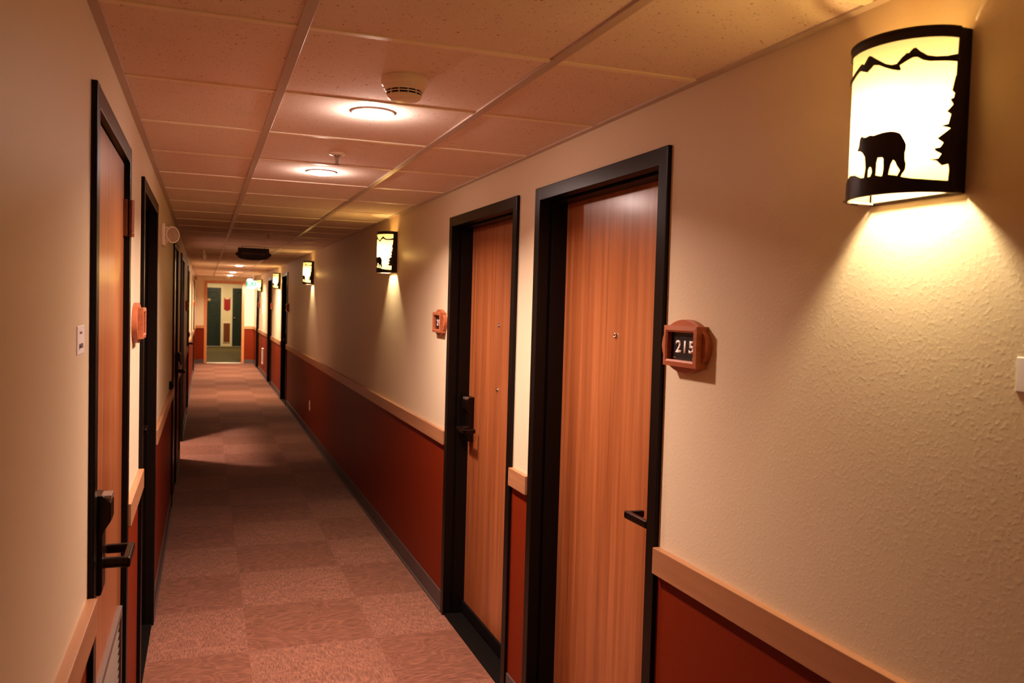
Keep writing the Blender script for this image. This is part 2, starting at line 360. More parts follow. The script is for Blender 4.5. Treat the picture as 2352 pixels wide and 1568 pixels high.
WLf = ['in the left foreground before the janitor door', 'on the narrow pier beside the janitor door', 'between the second door and the bumper', 'between the two middle doorways', 'after the vending opening', 'on the far stretch', 'at the far left corner']
for i, (a, b) in enumerate(runs(OPEN_R, YB, YE)): rail('r', a, b, WR[i]); base('r', i, a, b, WR[i])
for i, (a, b) in enumerate(runs(OPEN_L, YB, YE)): rail('l', a, b, WLf[i]); base('l', i, a, b, WLf[i])
for a, b, w in ((XL + .021, ex0 - .066, 'left'), (ex1 + .066, XR - .021, 'right')):
    tn[0] += 1; m = MB(); m.box(a, b, YE - .021, YE + .002, .889, .963, .003)
    tag(m.build('trim_%d' % tn[0], M['maple_x']), 'short chair rail on the end wall %s of the cased opening' % w, 'chair rail', 'maple chair rails', 'structure')
    m = MB(); m.box(a - .015, b + .015, YE - .008, YE + .002, 0, .10, .0015)
    tag(m.build('baseboard_end', M['base']), 'grey baseboard on the end wall %s of the cased opening' % w, 'baseboard', 'grey vinyl baseboards', 'structure')
tn[0] += 1; m = MB(); cw = .066
m.box(ex0 - cw, ex0, YE - .018, YE + .16, 0, ez + cw, .003); m.box(ex1, ex1 + cw, YE - .018, YE + .16, 0, ez + cw, .003); m.box(ex0 - .001, ex1 + .001, YE - .017, YE + .16, ez, ez + cw, .003)
tag(m.build('trim_%d' % tn[0], M['casing']), 'orange wood casing around the opening at the end of the corridor', 'door casing', kind='structure')
tn[0] += 1; m = MB(); m.box(ex0, ex1, YE + .02, YE + .14, -.01, .012, .004)
tag(m.build('trim_%d' % tn[0], M['alum']), 'bright metal threshold strip on the floor of the end opening', 'threshold', kind='structure')

# ------------------------------------------------------------------ doors
dn = [0]
def door(side, y0, y1, label, lock=None, peep=(), flush=False, leaf=True, grille=False, sweep=True, hinges=None, leafmat='door', lockz=1.016):
    """local: +x out into the corridor, +y to the right seen from the corridor, origin at the foot of the wall plane"""
    dn[0] += 1; w = (y1 - y0); h = w / 2; H = 2.078
    t = thing('door_%d' % dn[0], label, 'door', (XR if side == 'r' else XL, (y0 + y1) / 2, 0), math.pi if side == 'r' else 0, kind='structure')
    f = MB(); FW = .05; fo = .013
    for sg in (-1, 1):
        ya, yb = sorted((sg * h, sg * (h - FW)))
        f.box(-.03, fo, ya, yb, 0, H, .003)                         # casing face
        ya, yb = sorted((sg * (h - .01), sg * (h - FW + .006)))
        f.box(-.044, -.028, ya, yb, 0, H - FW + .004)               # shadow groove
        ya, yb = sorted((sg * (h - .012), sg * (h - FW - .008)))
        f.box(-.098 if flush else -.150, -.052 if flush else -.042, ya, yb, 0, H - FW + .001, .002)
    f.box(-.03, fo - .0004, -h + .0005, h - .0005, H - FW, H - .0004, .003)
    f.box(-.044, -.028, -h + .03, h - .03, H - FW + .006, H - .01)
    f.box(-.098 if flush else -.150, -.052 if flush else -.042, -h + .03, h - .03, H - FW - .008, H - .012, .002)
    f.build('door_frame', M['frame'], t)
    lx = -.004 if flush else -.100
    if leaf:
        b = MB(); g = FW + .003 if flush else FW - .002; b.box(lx - .045, lx, -h + g, h - g, .022, H - FW - .004 + (0 if flush else .004), .0015)
        lf = b.build('door_leaf', M[leafmat], t)
        for zz, yy in peep:
            p = MB(); p.lathe([(.0001, .0052), (.0052, .0052), (.0062, .006), (.0085, .005), (.0100, .0025), (.0102, -.001)], 24, Matrix.Translation((lx, yy, zz)) @ Matrix.Rotation(math.pi / 2, 4, 'Y'))
            ph = p.build('peephole', M['chrome'], lf)
        if sweep and not flush:
            s = MB(); s.box(lx, lx + .012, -h + g + .008, h - g - .008, .012, .072, .003); s.box(lx - .02, lx + .006, -h + g + .008, h - g - .008, .006, .02); s.build('door_sweep', M['rubber'], t)
        if grille:
            gr = MB(); ya, yb, za, zb = -h + g + .07, h - g - .05, .12, .675
            gr.ring(rect(ya, yb, za, zb), rect(ya + .022, yb - .022, za + .022, zb - .022), lx - .002, lx + .010)
            n = 22
            for i in range(n):
                zc = za + .03 + (zb - za - .06) * i / (n - 1)
                gr.box(-.010, .0, ya + .02, yb - .02, -.0012, .0012, M=Matrix.Translation((lx + .004, 0, zc)) @ Matrix.Rotation(R(38), 4, 'Y'))
            gr.build('vent_grille', M['grille'], t)
        if lock:
            s = lock; yl = s * (h - FW - (.040 if flush else .068)); z = lockz
            k = MB()
            # tall escutcheon, thicker card reader head on top with chamfered crown
            prof = [(lx - .001, z - .088), (lx + .024, z - .088), (lx + .027, z - .078), (lx + .027, z + .05), (lx + .034, z + .065), (lx + .044, z + .08), (lx + .044, z + .122), (lx + .028, z + .138), (lx - .001, z + .141)]
            bm = bmesh.new(); vs = [bm.verts.new((x, -.034, zz)) for x, zz in prof]; fc = bm.faces.new(vs)
            r = bmesh.ops.extrude_face_region(bm, geom=[fc]); bmesh.ops.translate(bm, vec=(0, .068, 0), verts=[e for e in r['geom'] if isinstance(e, bmesh.types.BMVert)])
            bmesh.ops.recalc_face_normals(bm, faces=bm.faces)
            bmesh.ops.bevel(bm, geom=[e for e in bm.edges if e.is_manifold], offset=.003, segments=2, profile=.5, affect='EDGES')
            k._merge(bm, Matrix.Translation((0, yl, 0)))
            lk = k.build('card_lock', M['bronze'], t)
            c = MB(); c.box(lx + .018, lx + .044, yl - .027, yl + .027, z + .126, z + .1385, .003); c.build('reader_cap', M['steel'], lk)
            v = MB(); zl = z - .022
            v.cyl((lx + .025, yl, zl), (lx + .078, yl, zl), .0125)
            ye = yl - s * .125; ya, yb = sorted((yl + s * .012, ye))
            v.box(lx + .066, lx + .083, ya, yb, zl - .012, zl + .012, .005, 3)
            ya, yb = sorted((ye, ye + s * .016)); v.box(lx + .018, lx + .083, ya, yb, zl - .011, zl + .011, .005, 3)
            v.build('lever_handle', M['bronze'], lk)
        if hinges:
            for zc in hinges if isinstance(hinges, (list, tuple)) else (1.86, 1.05, .24):
                hg = MB(); yh = -lock * (h - FW + .002) if lock else h - FW
                hg.cyl((.016, yh, zc - .042), (.016, yh, zc + .042), .0085); hg.cyl((.016, yh, zc + .044), (.016, yh, zc + .056), .0090); hg.cyl((.016, yh, zc - .056), (.016, yh, zc - .044), .0090)
                ya, yb = sorted((yh, yh + (lock or -1) * .03)); hg.box(-.005, .006, ya, yb, zc - .056, zc + .056)
                hg.build('hinge', M['hinge'], t)
        th = MB(); th.box(-.15, .004, -h + .045, h - .045, -.002, .008, .003); th.build('threshold', M['rubber'], t)
    return t

door('r', *OPEN_R[0][:2], 'wooden guest room door in black frame, left of the 215 plaque, nearest on the right', lock=1, peep=[(1.535, 0)])
door('r', *OPEN_R[1][:2], 'wooden guest room door with two peepholes, second door on the right', lock=-1, peep=[(1.535, 0), (1.23, 0)])
door('r', *OPEN_R[2][:2], 'far right doorway whose black frame top glows yellow, third on the right', lock=-1, peep=[(1.535, 0)])
door('r', *OPEN_R[3][:2], 'far right dark doorway just left of the third glowing wall light, fourth on the right', lock=1, peep=[(1.535, 0)])
door('r', *OPEN_R[4][:2], 'last dark doorway on the right, under the exit sign', lock=-1, peep=[(1.535, 0)])
door('l', *OPEN_L[0][:2], 'wooden janitor door with card lock and copper hinge, nearest on the left', lock=-1, flush=True, grille=True, hinges=(1.86, .235), lockz=1.034)
door('l', *OPEN_L[1][:2], 'dark deep set doorway on the left, just past the janitor door', lock=1, peep=[(1.535, 0)])
door('l', *OPEN_L[2][:2], 'shiny wooden door on the left beyond the round emergency light', lock=1, flush=True, hinges=None)
door('l', *OPEN_L[3][:2], 'black framed opening on the left that throws light across the carpet', leaf=False)
door('l', *OPEN_L[4][:2], 'narrow looking flush door far down the left wall', lock=-1, flush=True)
door('l', *OPEN_L[5][:2], 'last dark doorway on the left, near the end wall', lock=1)

# ------------------------------------------------------------------ vending alcove behind the left opening
ax0, ax1, ay0, ay1, az = -2.1, XL - .165, 8.7, 10.7, 2.95
m = MB(); m.box(ax0 - .1, ax0, ay0, ay1, 0, az); m.box(ax0, ax1 + .002, ay0 - .1, ay0, 0, az); m.box(ax0, ax1 + .002, ay1, ay1 + .1, 0, az); m.box(ax0, ax1, ay0, ay1, az, az + .05); m.box(ax1, ax1 + .09, ay0, ay1, 2.2, az)
tag(m.build('wall_alcove', M['alcove'], smooth=False), 'pale walls of the vending alcove behind the left opening', 'wall', kind='structure')
m = MB(); m.box(ax0, ax1 + .001, ay0, ay1, -.1, -.0005)
tag(m.build('floor', M['carpet'], smooth=False), 'carpet floor inside the vending alcove', 'floor', kind='structure')

# ------------------------------------------------------------------ lobby beyond the end opening
lx0, lx1, lz = -2.6, 3.6, 2.6
m = MB(); m.box(lx0, lx1, YE + .15, YL + .1, -.12, -.004)
tag(m.build('floor', M['gcarpet'], smooth=False), 'olive green lobby carpet beyond the end opening', 'floor', kind='structure')
m = MB(); m.box(lx0, lx1, YL, YL + .1, 0, lz); m.box(lx0 - .1, lx0, YE + .1, YL, 0, lz); m.box(lx1, lx1 + .1, YE + .1, YL, 0, lz); m.box(lx0, lx1, YE + .1501, YE + .17, 2.30, lz)
m.box(lx0, XL - .16, YE + .13, YE + .15, 0, lz); m.box(XR + .16, lx1, YE + .13, YE + .15, 0, lz)
tag(m.build('wall_lobby', M['lobby_wall'], smooth=False), 'cream lobby walls beyond the end opening', 'wall', kind='structure')
m = MB(); m.box(lx0, lx1, YE + .13, YL + .1, lz, lz + .1)
tag(m.build('ceiling', M['trimw'], smooth=False), 'pale lobby ceiling beyond the end opening', 'ceiling', kind='structure')
def green_door(xc, label, plate):
    dn[0] += 1; w, H = .93, 2.04
    t = thing('door_%d' % dn[0], label, 'door', (xc, YL, 0), -math.pi / 2, kind='structure')
    f = MB(); h = w / 2
    f.box(-.01, .018, -h - .075, -h, 0, H + .075, .003); f.box(-.01, .018, h, h + .075, 0, H + .075, .003); f.box(-.01, .0175, -h, h, H, H + .075, .003)
    f.build('door_frame', M['trimw'], t)
    b = MB(); st = .11
    b.box(-.03, .004, -h + .003, h - .003, .012, H - .003)
    for ya, yb in ((-h + st, -.045), (.045, h - st)):
        for za, zb in ((.22, .82), (.98, 1.50), (1.60, H - .14)):
            b.ring(rect(ya, yb, za, zb), rect(ya + .03, yb - .03, za + .03, zb - .03), .003, .008, .003, .004)
            b.box(.003, .009, ya + .045, yb - .045, za + .045, zb - .045, .004)
    b.build('door_leaf', M['green'], t)
    k = MB(); k.cyl((.004, -h + .07, 1.0), (.035, -h + .07, 1.0), .010); k.sphere((.055, -h + .07, 1.0), .027); k.cyl((.003, -h + .07, 1.0), (.010, -h + .07, 1.0), .03); k.build('door_knob', M['steel'], t)
    if plate:
        p = MB(); p.box(.003, .012, plate - .045, plate + .045, 1.58, 1.66, .003); p.build('number_plate', M['tan'], t)
    s = MB(); s.box(-.02, .06, -h, h, -.002, .012, .004); s.build('threshold', M['alum'], t)
green_door(.06, 'dark green panelled lobby door with tan plate, seen through the left of the end opening', .075)
green_door(1.37, 'dark green panelled lobby door cut off by the right casing of the end opening', None)

t = thing('wall_plaque', 'red ornamental plaque on the lobby wall between the green doors', 'plaque', (.73, YL, 1.25), -math.pi / 2)
pts = [(-.105, .05), (-.06, .03), (0, 0), (.06, .03), (.105, .05), (.105, .46), (.085, .46), (.08, .42), (.055, .40), (-.055, .40), (-.08, .42), (-.085, .46), (-.105, .46)]
MB().prism(pts, -.002, .025, .004).build('board', M['red'], t)
MB().ring(rect(-.075, .075, .09, .37), rect(-.065, .065, .10, .36), .024, .028).build('border', M['brown'], t)
t = thing('wall_panel', 'brown rectangular panel low on the lobby wall between the green doors', 'panel', (.725, YL, .14), -math.pi / 2)
MB().box(-.002, .02, -.11, .11, 0, .68, .004).build('board', M['brown'], t)
MB().ring(rect(-.12, .12, -.01, .69), rect(-.105, .105, .005, .675), -.002, .024).build('frame', M['trimw'], t)

# ------------------------------------------------------------------ wall lights
A, BX, SX, HS = .103, .088, .025, .274       # half width, bulge, flat side return, height
def arc(th, off=0): return (SX + (BX + off) * math.cos(R(th)), (A + off) * math.sin(R(th)))
def sheet(polys, off, th=.0016):
    """flat cut-outs in (angle, height), cut in strips and wrapped round the bowed front"""
    m = MB()
    for pts in polys:
        b = bmesh.new(); f = b.faces.new([b.verts.new((p[0], p[1], 0)) for p in pts])
        for c in range(-90, 91, 4):
            bmesh.ops.bisect_plane(b, geom=b.verts[:] + b.edges[:] + b.faces[:], plane_co=(c + .01, 0, 0), plane_no=(1, 0, 0))
        bmesh.ops.triangulate(b, faces=b.faces[:])
        r = bmesh.ops.extrude_face_region(b, geom=b.faces[:])
        back = {v for v in r['geom'] if isinstance(v, bmesh.types.BMVert)}
        for v in b.verts:
            x, y = arc(v.co.x, off - (th if v in back else 0)); v.co = Vector((x, y, v.co.y))
        bmesh.ops.recalc_face_normals(b, faces=b.faces)
        m._merge(b)
    return m
BEAR = [(-12.7, .0809), (-10.2, .0911), (-9.1, .103), (-6.0, .1061), (-3.9, .1024), (-.5, .1025), (4.8, .104), (8.1, .1022), (17.2, .1044), (24.2, .105), (29.6, .1037), (34.9, .0992), (38.4, .0881), (40.4, .0808), (40.4, .0726), (39.5, .0657), (39.8, .054), (41, .0481), (40.6, .0388), (39.7, .0354), (37.9, .0309), (36.7, .0255), (32.8, .0255), (35.8, .0371), (33, .0445), (30.8, .053), (29.2, .0557), (27.2, .049), (25.9, .0386), (24.8, .028), (19.2, .028), (20.3, .0432), (19.8, .0599), (18.3, .0621), (13.9, .0624), (12.7, .0544), (12.6, .0448), (12.1, .030), (6.2, .030), (8.4, .0386), (7.4, .0473), (5.2, .049), (3.3, .0435), (3.3, .0295), (-1.4, .0295), (.5, .0478), (-1.1, .0676), (-4.3, .0759), (-7.6, .0793)]
GROUND = [(-90, .0005), (90, .0005), (90, .0186), (82.2, .0186), (64.1, .0196), (45.7, .0227), (36.7, .0264), (31.4, .0295), (24.7, .0317), (17.8, .0302), (11.7, .0331), (3.7, .0313), (-5.8, .0324), (-15.4, .0398), (-25.6, .0414), (-45, .030), (-66, .024), (-90, .022)]
MT_UP = [(-90, .228), (-75, .217), (-60, .2235), (-45, .2165), (-32.1, .2198), (-20.6, .2266), (-11.1, .2342), (-7.4, .2312), (-1.5, .2427), (1.2, .2421), (9.1, .2319), (18.3, .221), (24, .217), (28.6, .2174), (32.9, .2265), (37.3, .2329), (39.2, .2324), (42.8, .2394), (45.3, .24), (49.3, .2331), (55.8, .2257), (63.8, .2231), (75.3, .2244), (89.7, .2302)]
MT_LO = [(88.3, .2168), (75.5, .2162), (58.7, .2158), (52.2, .2184), (46.9, .2243), (43.2, .2246), (37, .2196), (31.3, .2142), (32.8, .2068), (30.9, .2055), (24.2, .2095), (17, .2156), (10.9, .2221), (5.2, .2245), (1.1, .2187), (-2.5, .2155), (-13.5, .2232), (-20.2, .219), (-31.4, .2119), (-45, .209), (-60, .216), (-75, .2095), (-90, .216)]
TREE = [(89.9, .1929), (86, .1929), (84.2, .18), (82.5, .1683), (86, .1642), (85, .1572), (80.8, .1532), (84.6, .1456), (77.5, .1334), (82.5, .1293), (79.8, .1129), (70.7, .1089), (82.5, .1063), (77.8, .1001), (68.4, .0882), (75.2, .0815), (71.7, .0733), (66.1, .072), (67.6, .0674), (73.5, .063), (70.1, .0548), (60.7, .0529), (68.8, .0513), (74.9, .0435), (82, .0468), (83.3, .0372), (82.2, .017), (89.9, .017)]
TREE2 = [(-t * 1.0 if t > 89 else -(90 - (90 - t) * .75), z * .92 + .004) for t, z in TREE]
SW = .008
def make_sconce():
    t = thing('wall_sconce', 'x', 'wall light', (XR, 0, 1.832), math.pi)
    b = MB(); b.box(-.002, .006, -A, A, 0, HS, .0015); b.build('back_plate', M['sconce'], t)
    b = MB(); b.box(.0062, .0085, -A + .006, A - .006, .004, HS - .004); b.build('reflector', M['sconce_in'], t)
    f = sheet([[(-90, HS - .018), (90, HS - .018), (90, HS), (-90, HS)], GROUND,
               [(-90, .0005), (-85.5, .0005), (-88.5, HS), (-90, HS)], [(82.2, .0005), (90, .0005), (90, HS), (88.8, HS)]], .0035)
    for sg in (-1, 1):
        ya, yb = sorted((sg * (A + .0036), sg * (A + .0016))); f.box(0, SX + .002, ya, yb, 0, HS, .0006, 1)
    # raised lips along the top and bottom rims
    for z0, z1 in ((HS - .003, HS + .001), (-.001, .002)):
        n = 36; pts = [arc(-90 + 180 * i / n, .0048) for i in range(n + 1)]; ins = [arc(-90 + 180 * i / n, .0) for i in range(n + 1)]
        bb = bmesh.new()
        V = [[bb.verts.new((p[0], p[1], z)) for p in q] for q, z in ((pts, z0), (pts, z1), (ins, z1), (ins, z0))]
        for i in range(n):
            for q in range(4): bb.faces.new((V[q][i], V[q][i + 1], V[(q + 1) % 4][i + 1], V[(q + 1) % 4][i]))
        bmesh.ops.recalc_face_normals(bb, faces=bb.faces); f._merge(bb)
    f.build('metal_frame', M['sconce'], t)
    sheet([MT_UP + MT_LO], .0034).build('mountain_cutout', M['sconce'], t)
    sheet([BEAR], .0034).build('bear_cutout', M['sconce'], t)
    sheet([TREE], .0034).build('tree_cutout', M['sconce'], t)
    sheet([TREE2], .0034).build('tree_cutout', M['sconce'], t)
    n = 36; bb = bmesh.new(); pr = [(.008, -A)] + [arc(-90 + 180 * i / n, 0) for i in range(n + 1)] + [(.008, A)]
    lo = [bb.verts.new((x, y, .003)) for x, y in pr]; hi = [bb.verts.new((x, y, HS - .002)) for x, y in pr]
    for i in range(len(pr) - 1): bb.faces.new((lo[i], lo[i + 1], hi[i + 1], hi[i]))
    mm = MB(); mm._merge(bb); mm.build('shade', M['shade'], t)
    bb = bmesh.new(); bb.faces.new([bb.verts.new((x, y, HS - .006)) for x, y in [(.0086, -A + .001)] + [arc(-90 + 180 * i / n, -.001) for i in range(n + 1)] + [(.0086, A - .001)]])
    mm = MB(); mm._merge(bb); mm.build('top_diffuser', M['diffuser'], t, smooth=False)
    s = MB(); s.box(.008, .050, -.012, .012, .168, .182, .002); s.cyl((.047, 0, .143), (.047, 0, .178), .013); s.build('socket', M['sconce_in'], t)
    s = MB(); s.lathe([(.0001, -.038), (.010, -.034), (.0155, -.022), (.017, -.008), (.014, .010), (.010, .022), (.010, .03)], 20, Matrix.Translation((.047, 0, .118))); s.build('bulb', M['bulb'], t)
    s = MB(); s.box(.0085, .075, -A + .004, -A + .010, .001, .004); s.build('bottom_bracket', M['sconce_in'], t)
    return t
def lamp(name, kind, loc, energy, color, rot=(0, 0, 0), size=.1, spread=math.pi, shape='DISK', parent=None):
    d = bpy.data.lights.new(name, kind); d.energy = energy; d.color = color
    if kind == 'AREA': d.shape = shape; d.size = size; d.spread = spread
    else: d.shadow_soft_size = size
    o = bpy.data.objects.new(name, d); COL.objects.link(o); o.location = loc; o.rotation_euler = rot
    return o
WARM = (1, .85, .56); PW = 22.0
SCY = [(1.188, 'large bear and mountain wall light in the upper right foreground'), (5.67, 'bear wall light on the right wall just beyond door 213'), (10.25, 'glowing wall light halfway down the right wall, second beyond door 213'), (14.95, 'glowing wall light beside the yellow topped far doorway'), (19.7, 'farthest wall light, overlapping the exit sign')]
proto = make_sconce()
for i, (y, lab) in enumerate(SCY):
    s = proto if i == 0 else copy_tree(proto)
    s.location = (XR, y, 1.832); tag(s, lab, 'wall light', 'bear cutout wall lights on the right wall')
    lamp('sconce_lamp', 'POINT', (XR - .047, y, 1.832 + .118), PW, WARM, size=.024)
s = copy_tree(proto); s.location = (XR, -3.3, 1.832); tag(s, 'unseen bear wall light added on the right wall behind the viewer for ambient light', 'wall light', 'bear cutout wall lights on the right wall')  # out of view, repeats the sconce spacing; added for ambient light
lamp('sconce_lamp', 'POINT', (XR - .047, -3.3, 1.832 + .118), PW * .3, WARM, size=.024)

# ------------------------------------------------------------------ ceiling fittings
def downlight(x, y, label, led='led', e=23, col=(1, .77, .67)):
    t = thing('recessed_downlight', label, 'ceiling light', (x, y, TZ), group='round recessed ceiling lights')
    m = MB(); m.lathe([(.0585, -.002), (.060, -.0042), (.066, -.0045), (.069, -.002), (.070, .001), (.0585, .001), (.0585, -.002)], 48); m.build('trim_ring', M['offw'], t)
    m = MB(); m.lathe([(.0001, -.0165), (.03, -.0155), (.048, -.0125), (.056, -.008), (.0588, -.002)], 48); m.build('lens', M[led], t)
    lamp('downlight_lamp', 'AREA', (x, y, TZ - .018), e, col, size=.11, spread=R(145))
    lamp('downlight_glow', 'POINT', (x, y, TZ - .034), e * (.11 if led == 'led' else .02), col, size=.014)
downlight(.487, 2.655, 'larger lit round ceiling light behind the smoke detector, nearest to the viewer')
downlight(.495, 3.96, 'second lit round ceiling light, just beyond the sprinkler head')
downlight(.541, 15.2, 'upper of three distant ceiling lights below the vending sign', 'led_far', 38, (1, .78, .58))
downlight(.55, 18.9, 'middle of three distant ceiling lights below the vending sign', 'led_far', 38, (1, .78, .58))
downlight(.56, 21.3, 'lowest of three distant ceiling lights, closest to the end wall', 'led_far', 38, (1, .78, .58))
downlight(.487, -2.6, 'unseen ceiling light added behind the viewer for fill light', e=6)  # out of view, added to lift the light on camera-facing surfaces

def smoke(x, y, label):
    t = thing('smoke_detector', label, 'smoke detector', (x, y, TZ), group='ceiling smoke detectors')
    m = MB(); m.lathe([(.060, .001), (.062, -.004), (.062, -.016), (.060, -.020), (.056, -.022), (.0545, -.026), (.0545, -.030), (.050, -.034)], 56); m.build('base', M['white'], t)
    m = MB(); m.lathe([(.0425, -.030), (.0425, -.050), (.0001, -.050)], 48); m.build('inner_chamber', M['dark'], t)
    m = MB()
    m.lathe([(.0515, -.033), (.050, -.036), (.0485, -.0365), (.046, -.034)], 56)
    m.lathe([(.0475, -.0395), (.048, -.041), (.0475, -.0425), (.044, -.042), (.044, -.040), (.0475, -.0395)], 56)
    m.lathe([(.0455, -.0465), (.0455, -.049), (.043, -.054), (.037, -.0575), (.028, -.059), (.0001, -.0595)], 56)
    for i in range(12):
        a = 2 * math.pi * i / 12
        m.box(.042, .0475, -.0012, .0012, -.048, -.034, M=Matrix.Rotation(a, 4, 'Z'))
    m.build('vented_cap', M['white'], t)
smoke(.490, 2.225, 'round cream smoke detector on the ceiling in front of the nearest light')
smoke(.53, 22.2, 'tiny round smoke detector on the ceiling near the end wall')

def sprinkler(x, y, label):
    t = thing('sprinkler_head', label, 'sprinkler', (x, y, TZ), group='pendent ceiling sprinklers')
    m = MB(); m.lathe([(.034, .001), (.034, -.002), (.030, -.006), (.018, -.009), (.012, -.009)], 36); m.build('escutcheon', M['white'], t)
    m = MB(); m.cyl((0, 0, 0), (0, 0, -.016), .006); m.cyl((0, 0, -.016), (0, 0, -.042), .0022); 
    for sx in (-1, 1): m.cyl((sx * .007, 0, -.014), (sx * .003, 0, -.042), .0015)
    m.build('frame', M['steel'], t)
    m = MB(); m.cyl((0, 0, -.042), (0, 0, -.0435), .012); m.build('deflector', M['steel'], t)
sprinkler(.491, 3.45, 'ceiling sprinkler with round plate between the two nearest ceiling lights')
sprinkler(.52, 7.78, 'tiny sprinkler on the dark ceiling in front of the vending sign')

t = thing('ceiling_fixture', 'small white fixture hanging from the ceiling left of the vending sign', 'ceiling fixture', (-.022, 11.0, TZ))
MB().cyl((0, 0, .001), (0, 0, -.045), .018).build('stem', M['white'], t)
m = MB(); m.lathe([(.016, -.04), (.028, -.055), (.028, -.10), (.022, -.115), (.0001, -.118)], 28); m.build('head', M['white'], t)

# vending sign hanging crosswise
t = thing('hanging_sign', 'dark hanging sign reading VENDING MACHINES below the ceiling', 'sign', (.50, 9.8, 2.07), -math.pi / 2)
n = 40; ell = [(.192 * math.cos(2 * math.pi * i / n), .062 + .050 * math.sin(2 * math.pi * i / n)) for i in range(n)]
low = [(.15 * math.cos(math.pi + math.pi * i / 20), .022 - .022 * math.sin(math.pi * i / 20)) for i in range(21)]
m = MB(); m.prism(ell, -.012, .008, .002); m.prism(low[::1], -.011, .009, .002); m.build('backing', M['signwood'], t)
m = MB(); m.box(-.014, .014, -.165, .165, .022, .132, .003); m.build('board', M['signwood'], t)
text('lettering', 'VENDING MACHINES', .019, M['signink'], t, .0142, 0, .070, .01)
text('lettering', 'The HOTEL', .012, M['brown_ink'], t, .0142, 0, .103, .0)
for yy in (-.12, .12): MB().cyl((0, yy, .128), (0, yy, .150), .003).build('hanger', M['steel'], t)

# exit sign
t = thing('exit_sign', 'lit green and white EXIT sign hanging near the end of the right wall', 'sign', (1.06, 20.6, 1.89), -math.pi / 2)
MB().box(-.025, .022, -.165, .165, 0, .205, .006).build('housing', M['offw'], t)
MB().box(.022, .024, -.155, .155, .010, .195, .002).build('face', M['exitface'], t)
text('lettering', 'EXIT', .11, M['exitgreen'], t, .0242, 0, .125, .03, wide=1.05)
m = MB(); m.cyl((0, 0, .2), (0, 0, .33), .012); m.lathe([(.05, .33), (.05, .318), (.02, .312)], 30); m.build('ceiling_mount', M['offw'], t)
m = MB(); m.sphere((.040, -.085, .218), .040, .6, 1.5, .6); m.build('lamp_head', M['lamp'], t)

# emergency lights on the left wall
def emergency(y, z, label):
    t = thing('emergency_light', label, 'emergency light', (XL, y, z), 0, 'round emergency lights on the left wall')
    m = MB(); m.box(-.002, .020, -.06, .06, -.062, .062, .008, 3); m.box(.018, .032, -.042, .042, -.045, .045, .008, 3); m.build('wall_base', M['white'], t)
    Mh = Matrix.Translation((.048, -.012, .0)) @ Matrix.Rotation(R(42), 4, 'Z') @ Matrix.Rotation(R(90), 4, 'X')
    m = MB(); m.lathe([(.0001, -.045), (.02, -.043), (.036, -.03), (.045, -.008), (.047, .012), (.046, .017), (.040, .018), (.039, .014)], 40, Mh); m.cyl((.02, 0, 0), (.05, 0, 0), .014); hd = m.build('lamp_head', M['white'], t)
    m = MB(); m.lathe([(.0395, .013), (.03, .017), (.0001, .019)], 40, Mh); m.build('lens', M['lampglass'], hd)
M['lampglass'] = plain('ribbed_lens', (.50, .38, .28), .25, 0, .25, 90)
emergency(5.12, 1.975, 'round white emergency light above the rail, after the second left door')
emergency(17.6, 2.03, 'far small emergency light high on the left wall near its end')

# ------------------------------------------------------------------ room plaques
def plaque(side, y, z, label, number=None):
    t = thing('room_plaque', label, 'room number plaque', (XR if side == 'r' else XL, y, z), math.pi if side == 'r' else 0, 'wooden room number plaques')
    n = 56; e = lambda a, b: [(a * math.cos(2 * math.pi * i / n), b * math.sin(2 * math.pi * i / n)) for i in range(n)]
    MB().prism([(a - .008, b) for a, b in e(.110, .0705)], -.001, .018, .002).build('oval_backing', M['plaque'], t)
    hw, hh = .0805, .0535; f = MB()
    f.ring(rect(-hw, hw, -hh, hh), rect(-hw + .012, hw - .012, -hh + .012, hh - .012), .0, .034, .016, .036)
    f.ring(rect(-hw + .0118, hw - .0118, -hh + .0118, hh - .0118), rect(-hw + .017, hw - .017, -hh + .017, hh - .017), .010, .036, .010, .0325)
    f.build('box_frame', M['plaque'], t, smooth=False)
    pw, ph = .066, .0385
    pl = MB().box(.012, .0192, -pw, pw, -ph, ph).build('number_plate', M['black'], t, smooth=False)
    b = MB(); b.ring(rect(-pw + .006, pw - .006, -ph + .006, ph - .006), rect(-pw + .0065, pw - .0065, -ph + .0065, ph - .0065), .019, .0194); b.build('gold_border', M['brown_ink'], pl, smooth=False)
    for ya in (-pw + .009, pw - .026): MB().box(.019, .0195, ya, ya + .017, -ph + .0065, -ph + .0085).build('gold_dash', M['gold'], pl, smooth=False)
    if number:
        text('numeral', number, .0335, M['numeral'], pl, .0192, .004, -.0015, .032, .0012, wide=1.30, space=1.12)
        text('lettering', 'The HOTEL', .0075, M['brown_ink'], pl, .0192, .004, .0225, .006, wide=1.35)
        d = MB()
        for i, (dy, dz) in enumerate(((-.018, 0), (-.014, .003), (-.010, -.003), (-.004, 0), (0, .003), (.005, -.003), (.010, 0), (.014, .003), (.018, -.003))): d.sphere((.0195, dy, -.0265 + dz), .0011, n=8)
        d.build('braille', M['brown_ink'], pl)
plaque('r', 1.916, 1.530, 'wooden room plaque numbered 215 in the foreground', '215')
plaque('r', 4.385, 1.530, 'wooden room plaque numbered 213 on the far side of the second right door', '213')
plaque('r', 13.29, 1.530, 'small far wooden plaque on the near side of the yellow topped right doorway')
plaque('r', 16.52, 1.530, 'small far wooden plaque between the third and fourth right doorways')
plaque('r', 20.52, 1.530, 'tiny farthest wooden plaque on the right, below the exit sign')
plaque('l', 3.215, 1.530, 'wooden room plaque seen edge on beside the janitor door, nearest on the left wall')
plaque('l', 11.6, 1.530, 'dark wooden plaque seen edge on, midway down the left wall')
plaque('l', 19.0, 1.530, 'tiny wooden plaque near the far end of the left wall')

